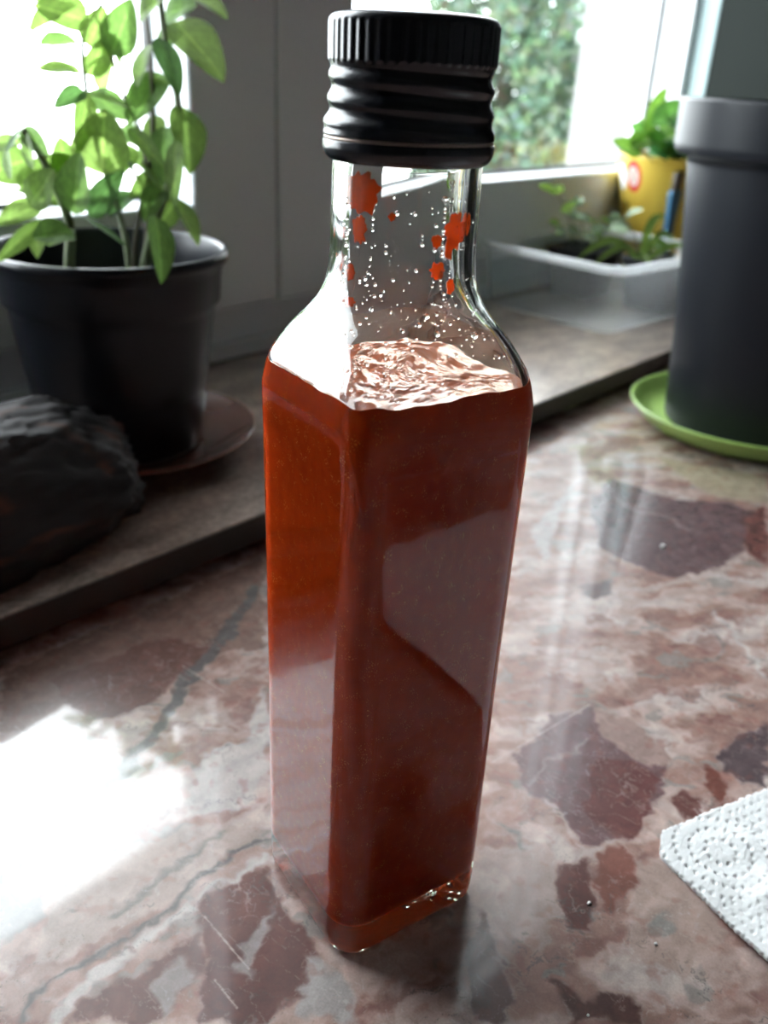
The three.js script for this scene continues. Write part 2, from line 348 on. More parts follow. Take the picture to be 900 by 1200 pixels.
const marbleMap = texture(MW, MH, (px, py, c) => {
  const x = TX0 + (px + 0.5) / MW * (TX1 - TX0), z = TZ0 + (py + 0.5) / MH * (TZ1 - TZ0);
  const ax = x * 0.8 + z * 0.6, az = -x * 0.6 + z * 0.8;
  const wx = 3.0 * fbm(x / 22, z / 22, 3) + 0.9 * noise2(x / 6 + 40, z / 6) + 0.18 * noise2(x / 1.6, z / 1.6 + 9), wz = 3.0 * fbm(x / 22 + 70, z / 22, 3) + 0.9 * noise2(x / 6, z / 6 + 80) + 0.18 * noise2(x / 1.6 + 31, z / 1.6);
  // ground tone where no patch is laid out
  const q = fbm(ax / 70 + wx / 30, az / 34 + wz / 30, 3) * 1.3, p2 = fbm(ax / 46 + 90 + wx / 18, az / 24 + wz / 18, 3);
  let r, g, b;
  const mix = (t, f) => { r = lerp(r, t[0], f); g = lerp(g, t[1], f); b = lerp(b, t[2], f); };
  [r, g, b] = tones[0];
  mix(tones[1], sstep(-0.1, 0.35, q)); mix(tones[2], 0.65 * sstep(0.05, 0.55, -q + 0.25 * p2)); mix(tones[3], 0.5 * sstep(0.18, 0.5, p2)); mix(tones[4], 0.7 * sstep(0.3, 0.42, -p2));
  // the laid-out patches, their edges frayed
  const lx = (x + wx - TX0) * layout.k - 0.5, lz = (z + wz - TZ0) * layout.k - 0.5, ix = Math.floor(lx), iz = Math.floor(lz);
  if (ix >= 0 && iz >= 0 && ix + 1 < layout.w && iz + 1 < layout.h) {
    let A = 0, R = 0, G = 0, B = 0;
    for (let k = 0; k < 4; k++) { const i = ((iz + (k >> 1)) * layout.w + ix + (k & 1)) * 4, f = ((k & 1) ? lx - ix : 1 - lx + ix) * ((k >> 1) ? lz - iz : 1 - lz + iz) * layout.d[i + 3] / 255; A += f; R += f * layout.d[i]; G += f * layout.d[i + 1]; B += f * layout.d[i + 2]; }
    if (A > 0) { mix([R / A, G / A, B / A], A * 0.92); mix([208, 192, 186], 0.4 * Math.max(0, 1 - Math.abs(2 * A - 1)) * sstep(-0.3, 0.4, noise2(x / 9, z / 9))); }
  }
  // mottling inside patches, fine dark and pale veins
  const m = 1 + 0.15 * fbm(x / 11 + wx / 5, z / 11, 4) + 0.05 * noise2(x / 0.9, z / 0.9);
  r *= m; g *= m * 0.995; b *= m * 0.99;
  const v1 = Math.abs(fbm(ax / 40 + wx / 14 + 300, az / 22 + wz / 14, 4)), v2 = Math.abs(fbm(ax / 30 + 500, az / 18 + wx / 10, 4)), v3 = Math.abs(fbm(x / 14 + 800, z / 14 + wz / 8, 3));
  mix([98, 96, 95], 0.55 * sstep(0.022, 0.004, v1) * sstep(-0.1, 0.25, noise2(x / 50, z / 50 + 20)));
  mix([226, 218, 214], 0.4 * sstep(0.022, 0.003, v2) * sstep(-0.15, 0.3, noise2(x / 60 + 50, z / 60)));
  mix([196, 178, 172], 0.35 * sstep(0.035, 0.008, v3));
  mix([150, 92, 82], 0.25 * sstep(0.25, 0.5, fbm(x / 12 + 5, z / 12 + 60, 3)));
  // scratches
  for (const [x0, z0, x1, z1] of SCRATCHES) { const dx = x1 - x0, dz = z1 - z0, t = clamp(((x - x0) * dx + (z - z0) * dz) / (dx * dx + dz * dz), 0, 1), d = Math.hypot(x - x0 - dx * t, z - z0 - dz * t) + 0.15 * noise2(t * 9, 3); if (d < 0.35) mix([222, 206, 198], 0.7 * sstep(0.35, 0.1, d)); }
  const T = MARBLE_TONE; c[0] = r * T; c[1] = g * T; c[2] = b * T;
});
const marble = std({ map: marbleMap, roughness: 0.26, clearcoat: 0.85, clearcoatRoughness: 0.05, ior: 1.5, specularIntensity: 1 });
{
  const t = thing('marble_table', 'polished pink, white and maroon marble table carrying the sauce bottle', 'table', [0, 0, 0]);
  const top = planarUV(box(-327, 955, -30, 0, -202, 640, 3), (x) => (x - TX0) / (TX1 - TX0), (x, y, z) => (z + Math.min(y, 0) - TZ0) / (TZ1 - TZ0));
  mesh('tabletop', top, marble, t);
  const iron = std({ color: rgb(0.05, 0.05, 0.05), roughness: 0.5, metalness: 0.6 });
  for (const [x, z] of [[-285, -120], [890, -120], [-285, 580], [890, 580]]) mesh('leg', box(x - 25, x + 25, -750, -29.5, z - 25, z + 25, 3), iron, t);
}

// ---------------------------------------------------------------- the bottle of chilli sauce
const TURN = 15.3 * Math.PI / 180;
function section(y, h, r, up = 0) {                    // a square with rounded corners, turned, as 96 points
  const out = [], c = Math.cos(TURN), s = Math.sin(TURN), A = 25, B = 20;
  r = Math.min(r, h);
  for (let k = 0; k < 4; k++) {
    const a0 = k * Math.PI / 2, cx = [1, -1, -1, 1][k] * (h - r), cz = [1, 1, -1, -1][k] * (h - r), q = [];
    for (let i = 0; i < A; i++) { const a = a0 + i / (A - 1) * Math.PI / 2; q.push([cx + r * Math.cos(a), cz + r * Math.sin(a)]); }
    const nx = [-1, -1, 1, 1][k] * (h - r), nz = [1, -1, -1, 1][k] * (h - r), a1 = a0 + Math.PI / 2, e = [nx + r * Math.cos(a1), nz + r * Math.sin(a1)], l = q[A - 1];
    for (let i = 1; i <= B; i++) q.push([lerp(l[0], e[0], i / (B + 1)), lerp(l[1], e[1], i / (B + 1))]);
    for (const [x, z] of q) out.push([x * c - z * s, y + (up ? up(x * c - z * s, x * s + z * c) : 0), x * s + z * c]);
  }
  return out;
}
const halfSide = spline([[0, 20.6], [0.4, 21.5], [1.4, 22.6], [3.2, 23.2], [8, 23.35], [66, 23.35], [70, 23.35], [74, 23.3], [137, 23.35], [141, 23.72], [146, 23.7], [150, 23.4], [153.5, 22.7], [157, 21.2], [161, 19.6], [164.6, 17.5], [168, 16.2], [172.5, 15.3], [178, 14.95], [194.2, 14.75], [195.8, 14.2], [214, 13.9]]);
const halfDiagonal = spline([[0, 26.6], [0.4, 27.6], [1.4, 28.8], [3.2, 29.4], [8, 29.6], [70, 29.65], [134, 30.2], [146, 30.3], [150, 29.6], [153.5, 28.5], [157, 26.3], [161, 23.1], [164.6, 19.6], [168, 17.1], [172.5, 15.4], [178, 14.95], [194.2, 14.75], [195.8, 14.2], [214, 13.9]]);
const corner = (h, d) => clamp((Math.SQRT2 * h - d) / (Math.SQRT2 - 1), 2, h);
const wall = spline([[8, 1.7], [66, 1.7], [74, 2.9], [132, 2.9], [140, 1.9], [150, 1.9], [165, 2.3], [214, 2.4]]);
function outer(y) { const h = halfSide(y); return section(y, h, corner(h, halfDiagonal(y))); }
function inner(y, grow = 0, up = 0) { const h = halfSide(y) - wall(y) + grow, d = halfDiagonal(y) - wall(y) + grow; return section(y, h, corner(h, d), up); }
const FLOOR = 9.6, LEVEL = 151;
function floorRings(grow) {                            // the rounded inside of the bottle's base, from the middle outwards
  const out = [], R = 4.2, h = halfSide(FLOOR + R) - wall(FLOOR + R) + grow, d = halfDiagonal(FLOOR + R) - wall(FLOOR + R) + grow, r0 = corner(h, d);
  for (const f of [0.15, 0.4, 0.65]) out.push(section(FLOOR - grow + 0.9 * (1 - f), (h - R) * f, r0 * f));
  for (let i = 0; i <= 8; i++) { const a = i / 8 * Math.PI / 2, k = R * (1 - Math.sin(a)); out.push(section(FLOOR - grow + R * (1 - Math.cos(a)), h - k, Math.max(r0 - k, 2))); }
  return out;
}
const levels = (a, b, n) => Array.from({ length: n }, (_, i) => a + (b - a) * i / (n - 1));
{
  const b = thing('sauce_bottle', 'tall square glass bottle of red chilli sauce with black screw cap', 'bottle', [0, 0.15, 0]);
  // glass: underside, outside, lip, inside, floor - one closed skin
  const rings = [], stipple = (x, z) => 0.22 * Math.max(0, noise2(x / 1.1, z / 1.1)) + 0.12 * noise2(x / 2.8, z / 2.8);
  for (const f of levels(0.08, 1.03, 28)) rings.push(section(1.5 - 1.4 * f * f, 17.5 * f, 7 * f, stipple));
  rings.push(section(0.1, 18.6, 7.5, stipple), section(0.05, 19.2, 7.8, stipple), section(0, 19.9, 8));
  for (const y of [0.02, 0.2, 0.5, 0.9, 1.4, 2.2, 3.2, 5, 8, 14, 22]) rings.push(outer(y));
  for (const y of [...levels(30, 64, 7), ...levels(66, 76, 7), ...levels(82, 122, 7), ...levels(126, 138, 7), 142, ...levels(146, 194, 49), 200, 208, 213.4]) rings.push(outer(y));
  rings.push(section(214.4, 13.4, 13.4), section(214.4, 12.2, 12.2));
  const down = [...levels(213, 146, 68), 142, ...levels(138, 126, 7), ...levels(122, 82, 7), ...levels(76, 66, 7), ...levels(60, FLOOR + 5, 8)];
  for (const y of down) rings.push(inner(y));
  rings.push(...floorRings(0).reverse());
  const glass = std({ color: rgb(1, 1, 1), roughness: 0, transmission: 1, thickness: 3, ior: 1.5, attenuationColor: rgb(0.82, 0.9, 0.8), attenuationDistance: 0.03 });
  mesh('glass', skin(rings, true, true), glass, b);
  // the sauce, touching the glass all round, its wet top a part of its own
  const wob = (x, z) => 0.5 * noise2(x / 9, z / 9) + 0.9 * sstep(14, 24, Math.hypot(x, z));
  const G = 0.06, sr = [...floorRings(G), ...[...levels(FLOOR + 5, 60, 8), ...levels(66, 76, 7), ...levels(82, 122, 7), ...levels(126, 138, 7), 142, ...levels(144, LEVEL - 0.8, 5)].map((y) => inner(y, G)), inner(LEVEL, G, wob)];
  const sauceMap = texture(1024, 1024, (x, y, c) => {
    const n = 1 + 0.05 * fbm(x / 160, y / 160, 2) + 0.0;
    c[0] = 200 * n; c[1] = 66 * n * n; c[2] = 14 * n * n;
    const s = noise2(x / 13, y / 20) + 0.5 * noise2(x / 120, y / 120), s2 = noise2(x / 16 + 99, y / 22);
    if (s > 0.85) { const f = 0.75 * sstep(0.85, 1.0, s); c[0] = lerp(c[0], 245, f); c[1] = lerp(c[1], 160, f); c[2] = lerp(c[2], 85, f); }
    if (s2 > 0.9) { const f = 0.6 * sstep(0.9, 0.96, s2); c[0] = lerp(c[0], 90, f); c[1] = lerp(c[1], 30, f); c[2] = lerp(c[2], 8, f); }
  });
  const sauceMat = std({ map: sauceMap, roughness: 1, transmission: 0.14, thickness: 0, specularIntensity: 0.1 });
  const sg = skin(sr, true, false);
  { const p = sg.attributes.position; planarUV(sg, (x, y, z) => Math.atan2(z, x) / (2 * Math.PI) * 4.4, (x, y) => y / 40); }
  mesh('sauce', sg, sauceMat, b);
  const top = [];
  for (let i = 64; i >= 1; i--) {
    const f = i / 64;
    top.push(inner(LEVEL, G, 0).map(([x, y, z]) => { const px = x * f, pz = z * f, rim = sstep(0.72, 1, f); return [px, LEVEL + wob(px, pz) + (1 - rim) * (0.15 * noise2(px / 2.6, pz / 2.6) + 0.11 * noise2(px / 1.2, pz / 1.2)) * sstep(0.02, 0.12, f) + 0.04 * noise2(px / 1.1, pz / 1.1), pz]; }));
  }
  mesh('sauce_surface', skin(top, false, true), std({ color: rgb(0.6, 0.15, 0.06), roughness: 0.2, ior: 1.45 }), b);
  // sauce splashed on the inside of the neck
  const splatMat = std({ color: rgb(1, 0.27, 0.03), roughness: 0.9, transmission: 0.7, thickness: 0, side: THREE.DoubleSide });
  const at = (th, y, lift) => { const R = halfSide(y) - wall(y) - lift; return [R * Math.cos(th), y, R * Math.sin(th)]; };
  SPLATS.forEach(([deg, y, rx, ry], k) => {
    const n = 40, cen = deg * Math.PI / 180, ringsS = [], R0 = halfSide(y) - wall(y), edge = (a) => 1 + 0.28 * noise2(Math.cos(a) * 1.3 + k * 7, Math.sin(a) * 1.3) + 0.12 * noise2(Math.cos(a) * 4 + k, Math.sin(a) * 4);
    const ring = (f, lift) => Array.from({ length: n }, (_, j) => { const a = j / n * 2 * Math.PI, e = edge(a) * f; return at(cen - Math.cos(a) * e * rx / R0, y + Math.sin(a) * e * ry * (Math.sin(a) < 0 ? 1.2 : 1), lift); });
    ringsS.push(ring(0.4, 0.0), ring(0.97, 0.0), ring(1, 0.1), ring(0.92, 0.3), ring(0.6, 0.45), ring(0.25, 0.5));
    mesh('sauce_splash', skin(ringsS, true, true), splatMat, b);
  });
  {
    const ys = levels(LEVEL - 0.3, 161, 14), keep = ys.map((y) => inner(y, -0.12)).map((r) => r.map((q) => [q, Math.cos(Math.atan2(q[2], q[0]) - 5.58)])), i0 = keep[0].findIndex(([, c], i) => c > -0.05 && keep[0][(i + 179) % 180][1] <= -0.05), pos = [], uv = [], ix = [];
    let n = 0; while (keep[0][(i0 + n) % 180][1] > -0.05) n++;
    keep.forEach((r, a) => { for (let j = 0; j < n; j++) { const q = r[(i0 + j) % 180][0]; pos.push(...q); uv.push(q[0] / 10, a / 14); } });
    for (let a = 0; a + 1 < 14; a++) for (let j = 0; j + 1 < n; j++) { const k = a * n + j; ix.push(k, k + n, k + 1, k + 1, k + n, k + n + 1); }
    const g = new THREE.BufferGeometry(); g.setAttribute('position', new THREE.Float32BufferAttribute(pos, 3)); g.setAttribute('uv', new THREE.Float32BufferAttribute(uv, 2)); g.setIndex(ix); g.computeVertexNormals();
    mesh('sauce_film', g, std({ color: rgb(0.97, 0.85, 0.74), roughness: 0.24, transmission: 0.97, thickness: 0, side: THREE.DoubleSide }), b);
  }
  // droplets of condensation inside neck and shoulder
  const beads = [];
  for (let i = 0; i < 420; i++) {
    const y = i < 300 ? rr(158, 190) : rr(150, 166), th = rr(0, 2 * Math.PI), s = rr(0.1, 0.38) * (rnd() < 0.1 ? 1.7 : 1), h = halfSide(y) - wall(y), ring = inner(y), q = ring[Math.floor(rnd() * ring.length)];
    beads.push(new THREE.SphereGeometry(s, 8, 6).scale(1, rr(0.9, 1.4), 1).translate(q[0] * (1 - 0.3 * s / h), q[1], q[2] * (1 - 0.3 * s / h)));
  }
  const bead = mesh('droplets', beads, std({ color: rgb(1, 0.97, 0.93), roughness: 0.05, transmission: 1, thickness: 1, ior: 1.33 }), b);
  bead.userData.kind = 'stuff';
  // black aluminium screw cap: knurled crown, thread rolled into the skirt, tamper band below a bare metal line
  const black = std({ color: rgb(0.006, 0.008, 0.014), roughness: 0.24, ior: 1.55 });
  const capR = spline([[194, 15.0], [194.4, 15.7], [195.4, 16.45], [196.6, 16.75], [197.6, 16.7], [198.2, 16.35], [198.6, 16.65], [200.7, 16.35], [203.4, 15.75], [209.8, 15.45], [210.6, 15.55], [211.3, 15.95], [217.4, 16.0], [218.4, 15.6], [218.9, 14.9], [219.1, 14.0]]);
  const capRing = (y) => Array.from({ length: 288 }, (_, j) => {
    const a = j / 288 * 2 * Math.PI;
    let r = capR(y);
    const thread = sstep(198.8, 200.6, y) * sstep(210.6, 209.2, y); r += 0.34 * thread * Math.cos(2 * Math.PI * ((y - 208.8) / 3.95 - (a - 3.9) / (2 * Math.PI)));
    const knurl = sstep(210.6, 211.3, y) * sstep(217.9, 217.2, y); r -= 0.13 * knurl * (1 + Math.sign(Math.cos(a * 48)) * Math.pow(Math.abs(Math.cos(a * 48)), 0.5));
    return [r * Math.cos(a), y, r * Math.sin(a)];
  });
  const insideR = (y, r) => Array.from({ length: 288 }, (_, j) => { const a = j / 288 * 2 * Math.PI; return [r * Math.cos(a), y, r * Math.sin(a)]; });
  const cap = mesh('screw_cap', skin([...[[217.6, 0.5], [217.6, 14.6], [198.4, 14.9]].map(([y, r]) => insideR(y, r)), ...[...levels(198.4, 219.1, 90)].map(capRing), insideR(219.1, 8), insideR(219.1, 0.5)], true, true), black, b);
  mesh('tamper_band', skin([insideR(197.8, 14.9), insideR(194.7, 14.9), ...levels(194, 197.8, 24).map(capRing), insideR(197.8, 14.9)], false, false), black, cap);
  mesh('metal_line', skin([insideR(198.5, 15), insideR(197.7, 15), insideR(197.7, 16.5), insideR(198.5, 16.45), insideR(198.5, 15)], false, false), std({ color: rgb(0.45, 0.36, 0.3), roughness: 0.4, metalness: 0.8 }), cap);
}
// ---------------------------------------------------------------- potted leafy plant on a brown saucer, left on the sill
const darkPlastic = std({ color: rgb(0.006, 0.008, 0.013), roughness: 0.32, specularIntensity: 0.7 });
const soilMap = texture(256, 256, (x, y, c) => { const k = 0.6 + 0.5 * fbm(x / 9, y / 9, 4) + 0.3 * noise2(x / 3, y / 3); c[0] = 70 * k; c[1] = 52 * k; c[2] = 40 * k; });
const soilMat = std({ map: soilMap, roughness: 1 });
function soilDisc(R, y, bump = 2) { const g = new THREE.CircleGeometry(R, 64, 0).rotateX(-Math.PI / 2); const rings = []; for (let i = 10; i >= 1; i--) rings.push(Array.from({ length: 48 }, (_, j) => { const a = j / 48 * 2 * Math.PI, r = R * i / 10; return [r * Math.cos(a), y + (i < 10 ? bump * noise2(r * Math.cos(a) / 6, r * Math.sin(a) / 6) : 0), r * Math.sin(a)]; })); return planarUV(skin(rings, false, true), (x) => x / 40, (x, yy, z) => z / 40); }
{
  const p = thing('saucer', 'brown glazed saucer under the leafy potted plant', 'saucer', [109, 18, -285]);
  const brown = std({ color: rgb(0.13, 0.045, 0.03), roughness: 0.2, clearcoat: 1, clearcoatRoughness: 0.04 });
  mesh('dish', lathe([[0, 2.2], [38, 2.2], [44, 1.4], [46, 0], [48, 0.2], [58, 4.5], [68, 10.5], [70.5, 12.4], [71, 13.4], [70, 14], [68.6, 13.2], [60, 8.4], [50, 5.2], [40, 4.6], [0, 4.6]]), brown, p);
}
const lime = [leafMat(0.34, 0.5, 0.13, 0.62), leafMat(0.26, 0.43, 0.12, 0.58), leafMat(0.42, 0.58, 0.17, 0.66), leafMat(0.16, 0.31, 0.1, 0.5)];
const stemMat = std({ color: rgb(0.16, 0.2, 0.1), roughness: 0.6 }), stemBrown = std({ color: rgb(0.1, 0.085, 0.06), roughness: 0.7 });
{
  const p = thing('potted_plant', 'tall plant with soft bright green leaves in a black plastic pot', 'plant', [109, 22.8, -285]);
  const H = 103;
  mesh('pot', lathe([[0, 3], [36, 3], [38, 0], [40.5, 0.3], [41.5, 2], [51, 72], [51.6, 76], [54.2, 78], [55.2, 92], [56.4, H - 6], [58.6, H - 5], [59.2, H - 2.5], [58.6, H], [56.8, H + 0.3], [55.6, H - 1.5], [54, 92], [52.6, 79], [50, 70], [47, 40], [41, 5], [0, 5]], 128), darkPlastic, p);
  mesh('soil', soilDisc(50.4, 78, 2.5), soilMat, p);
  STEMS.forEach(([r, q], i) => { const pts = []; for (let k = 0; k < q.length; k += 3) pts.push([q[k], q[k + 1] - 4.8, q[k + 2]]); const e = pts[pts.length - 1]; pts.push([e[0] * 0.9 - 1, 76, e[2] - 3]); mesh('stem', tube(pts, r * 0.34, 40, 8, 2), i === 0 || i === 3 ? stemBrown : stemMat, p); });
  const eye = V(-252, 185, 400).normalize();
  LEAVES.forEach(([bx, by, bz, tx, ty, tz, w], i) => {
    const d = V(tx - bx, ty - by, tz - bz), L = d.length();
    const facing = eye.clone().add(V(rr(-0.7, 0.7), rr(-0.3, 0.7), rr(-0.7, 0.7)));
    const g = leafGeo(L * 1.2, w * 1.4, rr(0.1, 0.5), rr(0.0, 0.35), rr(-0.4, 0.4), 12); g.applyMatrix4(M4(V(bx, by - 4.8, bz), d, facing));
    mesh('leaf', g, lime[[0, 1, 2, 0, 1, 3][i % 6]], p);
    if (i % 2 === 0 && by < 200) { const e = V(rr(-14, 14), rr(-10, 8), rr(-26, -8)), h = leafGeo(L * rr(0.9, 1.2), w * rr(1.1, 1.5), rr(0.1, 0.5), rr(0, 0.35), 0, 10); h.applyMatrix4(M4(V(bx, by - 4.8, bz).add(e), d.clone().applyAxisAngle(eye, rr(-1.5, 1.5)), facing)); mesh('leaf', h, lime[i % 4], p); }
  });
}
// ---------------------------------------------------------------- rock on the sill's front edge
{
  const g = mergeVertices(new THREE.IcosahedronGeometry(1, 24).deleteAttribute('normal').deleteAttribute('uv')), p = g.attributes.position, v = V(0, 0, 0), col = new Float32Array(p.count * 3);
  for (let i = 0; i < p.count; i++) {
    v.fromBufferAttribute(p, i);
    const n = 1 + 0.07 * noise3(v.x * 1.6, v.y * 1.6, v.z * 1.6 + 3) + 0.05 * noise3(v.x * 4, v.y * 4, v.z * 4) + 0.025 * noise3(v.x * 11, v.y * 11, v.z * 11);
    let x = v.x * n, y = v.y * n, z = v.z * n;
    // facets: planes that cut the boulder to its wedge
    for (const [a, b, c, d] of [[0.8, 0.6, 0.25, 0.72], [0.12, 1, 0.12, 0.66], [0.05, 0.75, 1, 0.6], [-0.7, 0.6, 0.1, 0.76], [0, 0.3, -1, 0.7], [0.96, 0.1, 0.25, 0.8]]) { const l = Math.hypot(a, b, c), s = (a * x + b * y + c * z) / l - d; if (s > 0) { x -= s * 0.86 * a / l; y -= s * 0.86 * b / l; z -= s * 0.86 * c / l; } }
    { const e = 1 + 0.03 * noise3(v.x * 5, v.y * 5, v.z * 5 + 8) + 0.014 * noise3(v.x * 14, v.y * 14, v.z * 14); x *= e; y *= e; z *= e; }
    p.setXYZ(i, x * 106, Math.max((y + 0.62) * 42, 0), z * 40);
    const f = sstep(0.25, 0.6, fbm(v.x * 2 + 4, v.y * 2 + v.z * 2, 4)), k = 1 + 0.5 * fbm(v.x * 6, v.y * 6 + v.z * 3, 3);
    col.set([lerp(0.02, 0.09, f) * k, lerp(0.017, 0.03, f) * k, lerp(0.018, 0.014, f) * k], i * 3);
  }
  g.setAttribute('color', new THREE.BufferAttribute(col, 3)); g.computeVertexNormals();
  const m = mesh('rock', g, std({ vertexColors: true, roughness: 0.72 })); m.position.set(-0.016, 0.0178, -0.221); m.rotation.y = 0.06;
  tag(m, 'dark rust-flecked rock on the window sill in front of the potted plant', 'rock');
}
// ---------------------------------------------------------------- tall grey pot standing in a green saucer on the table
{
  const s = thing('saucer', 'lime green plastic saucer under the tall grey pot', 'saucer', [464, 0.2, -70]);
  mesh('dish', lathe([[0, 2.4], [50, 2.4], [52, 0], [60, 0], [62, 1.2], [70, 3.2], [76, 8.4], [79.4, 13.4], [81, 14.6], [81.6, 15.6], [80.6, 16.6], [78.6, 15.8], [74, 10], [69, 6], [60, 4.6], [0, 4.4]], 128), std({ color: rgb(0.38, 0.58, 0.16), roughness: 0.24 }), s);
  const p = thing('tall_pot', 'tall dark grey round pot with a wide collar standing in a green saucer', 'pot', [464, 4.9, -70]), H = 201;
  mesh('body', lathe([[0, 4], [52, 4], [53, 0], [56, 0], [57, 3], [60.5, 56], [65, 105], [71.4, 160], [72.4, 164], [72.6, 168.4], [79, 169.4], [81, 171.4], [82, 176], [82.6, H - 4], [83.4, H - 2], [82.6, H], [81, H], [80, H - 3], [78, 172], [70, 166], [54, 8], [0, 7]], 128), std({ color: rgb(0.01, 0.0125, 0.018), roughness: 0.42, specularIntensity: 0.6 }), p);
  mesh('soil', soilDisc(77.6, 172, 3), soilMat, p);
}
// ---------------------------------------------------------------- folded paper towel
{
  const N = 400, W = 210, L = 166, pos = [], uv = [], ix = [], ux = 0.93, uz = 0.37, vx = -0.36, vz = 0.93;
  const dot = (a, b) => {                               // embossed arcs of small dots, in towel millimetres
    let h = 0; const s = 2.5;
    const cx = Math.round(a / 62) * 62 + 18, cy = Math.round(b / 58) * 58 + 14, r = Math.hypot(a - cx, b - cy), ring = Math.round(r / 4.6) * 4.6, k = Math.max(1, Math.round(ring * 2 * Math.PI / 2.9)), th = Math.atan2(b - cy, a - cx), da = (th / (2 * Math.PI) * k - Math.round(th / (2 * Math.PI) * k)) * 2.9, dr = r - ring;
    if (r < 30) { h = Math.exp(-(da * da + dr * dr) / 0.3); } else { const qa = a - Math.round(a / 3.3) * 3.3, qb = b - Math.round(b / 3.3) * 3.3; h = 0.7 * Math.exp(-(qa * qa + qb * qb) / 0.3); }
    return h;
  };
  const pt = (a, b, lift, under) => {
    const e = Math.min(a, b), x = 67.5 + a * ux + b * vx, z = 53.5 + a * uz + b * vz;
    const wave = 1.6 + 3.2 * sstep(0, 60, b) * (0.6 + 0.4 * noise2(a / 40, b / 50)) + 2.0 * fbm(a / 30 + 5, b / 24, 2) * sstep(0, 20, e) + 5 * sstep(30, 90, b) * sstep(30, 0, a);
    return [x, under ? Math.max(0.2, wave - 1.4) : Math.max(wave, 1.1) - 0.8 * dot(a, b) + 0.12 * noise2(a / 1.5, b / 1.5), z];
  };
  const ring = (under) => { for (let i = 0; i <= N; i++) for (let j = 0; j <= N; j++) { let a = i / N * W, b = j / N * L; if (a + b < 7) { const f = (7 - a - b) / 2; a += f; b += f; } if (!j) b += 0.35 * noise2(a / 1.6, 2) - 1.6 * Math.max(0, noise2(a / 2.2, 7) - 0.72) * 4; if (!i) a += 0.3 * noise2(b / 2, 9); pos.push(...pt(a, b, 0, under)); uv.push(a / 50, b / 50); } };
  ring(false); ring(true);
  const n = N + 1, O = n * n;
  for (let i = 0; i < N; i++) for (let j = 0; j < N; j++) { const a = i * n + j; ix.push(a, a + 1, a + n, a + 1, a + n + 1, a + n, O + a, O + a + n, O + a + 1, O + a + 1, O + a + n, O + a + n + 1); }
  for (let k = 0; k < N; k++) for (const [a, b] of [[k, k + 1], [(k + 1) * n, k * n], [N * n + k + 1, N * n + k], [k * n + N, (k + 1) * n + N]]) ix.push(a, O + a, b, b, O + a, O + b);
  const g = new THREE.BufferGeometry(); g.setAttribute('position', new THREE.Float32BufferAttribute(pos, 3)); g.setAttribute('uv', new THREE.Float32BufferAttribute(uv, 2)); g.setIndex(ix); g.computeVertexNormals();
  tag(mesh('paper_towel', g, std({ color: rgb(0.76, 0.77, 0.77), roughness: 0.95, side: THREE.DoubleSide })), 'folded white paper towel with an embossed dot pattern on the marble', 'paper towel');
}
// ---------------------------------------------------------------- clear tub with seedling pots, far right on the sill
function roundedRing(hx, hz, r, y, n = 12) { const q = []; for (let k = 0; k < 4; k++) { const cx = [1, -1, -1, 1][k] * (hx - r), cz = [1, 1, -1, -1][k] * (hz - r); for (let i = 0; i <= n; i++) { const a = k * Math.PI / 2 + i / n * Math.PI / 2; q.push([cx + r * Math.cos(a), y, cz + r * Math.sin(a)]); } } return q; }
const TUB = [637, 18.2, -291];
{
  const t = thing('plastic_tub', 'clear frosted plastic tub holding small seedling pots', 'tub', TUB); t.rotation.y = -0.1;
  const clear = std({ color: rgb(0.9, 0.94, 0.96), roughness: 0.3, transmission: 0.94, thickness: 0, side: THREE.DoubleSide, ior: 1.45 });
  const rings = [[78, 66, 14, 0.4], [81, 69, 16, 0], [84, 72, 18, 2], [85.5, 73.5, 18, 10], [90, 77, 19, 54]].map(([a, b, r, y]) => roundedRing(a, b, r, y));
  mesh('wall', skin(rings, true, false), clear, t);
  mesh('rim', skin([[90, 77, 19, 51], [94.5, 81.5, 22, 52], [95.5, 82.5, 22, 56], [94, 81, 22, 58.4], [90.5, 77.5, 19, 58.4], [88.6, 75.6, 18, 56], [90, 77, 19, 51]].map(([a, b, r, y]) => roundedRing(a, b, r, y)), false, false), std({ color: rgb(0.95, 0.97, 0.98), roughness: 0.85, transmission: 0.6, thickness: 0, side: THREE.DoubleSide }), t);
}
const blackPot = std({ color: rgb(0.012, 0.013, 0.017), roughness: 0.45 });
function squarePot(p, h = 46) { const R = (a, y, r = 5) => roundedRing(a, a, r, y, 5); mesh('pot', skin([R(20, 0.2), R(22, 0), R(27, h - 5), R(28.6, h - 4.6), R(29, h), R(27.4, h), R(25.6, h - 8), R(25, h - 12)], true, false), blackPot, p); const s = roundedRing(25.4, 25.4, 5, h - 9, 5); mesh('soil', planarUV(skin([s, s.map(([x, y, z]) => [x * 0.6, y + 1.5 * noise2(x, z), z * 0.6])], false, true), (x) => x / 40, (x, y, z) => z / 40), soilMat, p); }
const pale = [leafMat(0.42, 0.6, 0.14, 0.55), leafMat(0.5, 0.6, 0.46, 0.4), leafMat(0.3, 0.5, 0.12, 0.55)];
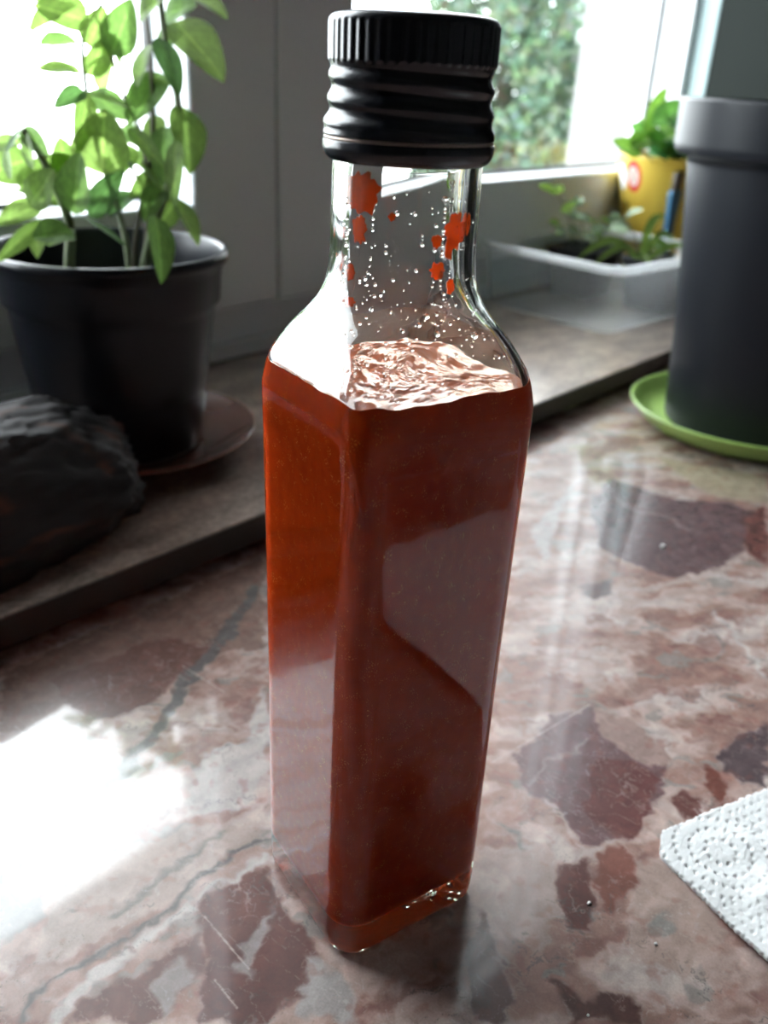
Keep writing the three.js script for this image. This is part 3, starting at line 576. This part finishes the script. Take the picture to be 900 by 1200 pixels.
function blade(p, q0, q1, q2, w, mat) {                  // a narrow arching leaf through three points
  const c = new THREE.QuadraticBezierCurve3(V(...q0), V(...q1), V(...q2)), n = 10, pos = [], uv = [], ix = [];
  for (let i = 0; i <= n; i++) { const t = i / n, o = c.getPoint(t), d = c.getTangent(t), s = new THREE.Vector3().crossVectors(d, V(-0.5, 0.6, 0.6)).normalize().multiplyScalar(w / 2 * Math.pow(Math.sin(Math.PI * (0.12 + 0.88 * t)), 0.7)); for (const k of [-1, 0, 1]) { pos.push(o.x + s.x * k, o.y + s.y * k - (k ? 0 : w * 0.15), o.z + s.z * k); uv.push(0.5 + k / 2, t); } }
  for (let i = 0; i < n; i++) for (const j of [0, 1]) { const a = i * 3 + j; ix.push(a, a + 1, a + 3, a + 1, a + 4, a + 3); }
  const g = new THREE.BufferGeometry(); g.setAttribute('position', new THREE.Float32BufferAttribute(pos, 3)); g.setAttribute('uv', new THREE.Float32BufferAttribute(uv, 2)); g.setIndex(ix); g.computeVertexNormals();
  return mesh('leaf', g, mat, p);
}
function sprig(p, base, tip, leaves, size, mats) {        // an upright stem with paired round leaves
  const mid = [lerp(base[0], tip[0], 0.4) + 2, lerp(base[1], tip[1], 0.6), lerp(base[2], tip[2], 0.4)];
  mesh('stem', tube([base, mid, tip], 0.9, 12, 6, 0.6), stemMat, p);
  for (let i = 0; i < leaves; i++) { const t = 1 - Math.floor(i / 2) * 0.28, q = V(lerp(base[0], tip[0], t), lerp(base[1], tip[1], t), lerp(base[2], tip[2], t)), a = rr(0, 6.28); const g = leafGeo(size * rr(0.8, 1.2), size * rr(0.55, 0.75), 0.3, 0.3, 0, 8); g.applyMatrix4(M4(q, V(Math.cos(a) * (i % 2 ? 1 : -1), rr(0.2, 0.8), Math.sin(a) * (i % 2 ? 1 : -1)), V(-0.5, 0.7, 0.5))); mesh('leaf', g, mats[i % mats.length], p); }
}
{
  const p = thing('seedling_pot', 'small black seedling pot with whitish and yellow-green leaves, in the tub, nearer the window', 'plant', [668, 20.6, -328]);
  squarePot(p);
  sprig(p, [-18, 38, -4], [-112, 104, 28], 3, 17, [pale[0]]);
  sprig(p, [-12, 38, 0], [-88, 74, 20], 4, 14, [pale[1], pale[0]]);
  sprig(p, [-8, 38, 2], [-58, 90, 16], 5, 17, [pale[1]]);
  sprig(p, [8, 38, 4], [-20, 72, 14], 6, 15, [pale[1], pale[2]]);
  sprig(p, [14, 38, -2], [40, 66, 6], 6, 15, [pale[1], pale[0]]);
}
{
  const p = thing('seedling_pot', 'small black pot with arching grassy leaves, nearer the front of the tub', 'plant', [676, 20.6, -250]);
  squarePot(p);
  for (const [a, b, c, w] of [[[-8, 38, -20], [-50, 82, -24], [-108, 50, -30], 9], [[-8, 38, -18], [-44, 74, -16], [-92, 46, -20], 8], [[-6, 38, -18], [10, 88, -26], [66, 74, -34], 9], [[-4, 38, -18], [24, 76, -20], [58, 56, -18], 7], [[-8, 38, -18], [-20, 60, -10], [-42, 44, 8], 8], [[-2, 38, -16], [16, 64, -2], [40, 52, 10], 7]]) blade(p, a, b, c, w, pale[0]);
  sprig(p, [-10, 38, -16], [-44, 80, -24], 3, 26, [pale[1]]);
  sprig(p, [10, 38, -8], [30, 58, -10], 6, 15, [pale[1], pale[2]]);
  const s = mesh('plant_label', box(-30, 30, -0.6, 0.6, -4.5, 4.5, 0.5).rotateZ(0.2).rotateY(0.3).translate(24, 47, 8), std({ color: rgb(0.6, 0.56, 0.5), roughness: 0.6 }), p); s.userData.label = 'pale stick label';
}
{
  const p = thing('herb_pot', 'yellow pot of green herb with a small printed red ring, in the window corner', 'plant', [810, 18.2, -314]);
  const printed = texture(1024, 256, (x, y, c) => {
    c[0] = 205; c[1] = 174; c[2] = 66;
    const d = Math.hypot(x - 566, (y - 214) * 1), d2 = Math.hypot((x - 622) * 1.1, y - 210);
    if (d < 30) { c[0] = 196; c[1] = 40; c[2] = 50; } if (d < 19) { c[0] = 225; c[1] = 215; c[2] = 205; } if (Math.abs(x - 566) < 5 && d < 14) { c[0] = 120; c[1] = 70; c[2] = 70; }
    if (d2 < 26) { c[0] = 225; c[1] = 230; c[2] = 240; }
    for (const k of [0, 1]) { const u = x - 590 - k * 22, v = y - 150; if (Math.abs(v) < 14 && u > 0 && u < 18 && (u < 4 || u > 14 || Math.abs(u - 9 + v * 0.35) < 3)) { c[0] = 70; c[1] = 58; c[2] = 20; } }
  });
  const g = lathe([[0, 4], [32, 4], [34, 0], [36, 1], [37, 6], [43, 46], [54, 94], [60, 120], [62, 127], [62.6, 129.4], [61, 130], [59, 126], [51, 90], [40, 46], [0, 40]], 96);
  planarUV(g, (x, y, z) => (Math.atan2(z, x) / (2 * Math.PI) + 1) % 1, (x, y) => y / 130);
  mesh('pot', g, std({ map: printed, roughness: 0.45, transmission: 0.12, thickness: 0 }), p);
  mesh('soil', soilDisc(55, 108, 3), soilMat, p);
  const herb = [leafMat(0.22, 0.5, 0.1, 0.55), leafMat(0.34, 0.6, 0.1, 0.6), leafMat(0.12, 0.36, 0.12, 0.4)];
  const sp = ([x, y, z], n, s, mats, tip = [x - 18, y - 2, z]) => sprig(p, [x * 0.35, 108, z * 0.35], tip, n, s * 1.15, mats);
  sp([-66, 162, 6], 6, 32, [herb[1], herb[0]]); sp([-96, 142, 4], 4, 28, [herb[1]]); sp([-40, 156, 16], 6, 34, [herb[2], herb[0]]); sp([-24, 142, 26], 6, 34, [herb[2]]); sp([-56, 142, 20], 6, 30, [herb[0], herb[2]]);
  sp([20, 160, 0], 6, 32, [herb[1], herb[0]]); sp([6, 146, 14], 6, 30, [herb[1]]); sp([36, 144, 10], 6, 34, [herb[0], herb[1]]); sp([-6, 136, 34], 5, 28, [herb[0]]);
  blade(p, [-84, 146, 6], [-88, 174, 6], [-62, 194, 6], 16, herb[1]);
}
{
  const t = thing('garden_tool', 'blue tapered handle standing by the yellow herb pot', 'tool', [752, 18.3, -283]);
  mesh('handle', skin([[4.5, 0], [5, 30], [5.6, 50], [10, 96], [10, 100], [8, 101]].map(([w, y]) => roundedRing(w, 3.4, 2.4, y, 4)), true, true), std({ color: rgb(0.05, 0.16, 0.28), roughness: 0.4 }), t);
  mesh('ferrule', skin([[7, 100.5], [6, 116], [5, 118]].map(([w, y]) => roundedRing(w, 3, 2, y, 4)), true, true), std({ color: rgb(0.1, 0.08, 0.06), roughness: 0.4 }), t);
}
// ---------------------------------------------------------------- crumbs on the marble
const crumbMat = std({ color: rgb(0.85, 0.83, 0.8), roughness: 0.4 });
[[254, -31, 'tiny white crumb on the dark maroon patch of marble below the green saucer', 1.4], [35, 53, 'tiny white crumb on the marble between the bottle and the paper towel', 0.6], [36, 73, 'tiny white crumb on the marble, second nearest to the lower edge of the towel', 0.5], [5, 70, 'tiny white crumb on the marble at the bottom edge of the photo', 0.4]].forEach(([x, z, label, s]) => {
  const m = mesh('crumb', new THREE.IcosahedronGeometry(s, 1).scale(1.1, 0.75, 0.9), crumbMat); m.position.set(x / 1000, s * 0.7 / 1000, z / 1000); tag(m, label, 'crumb', 'white crumbs on the marble');
});
renderer.render(scene, camera);
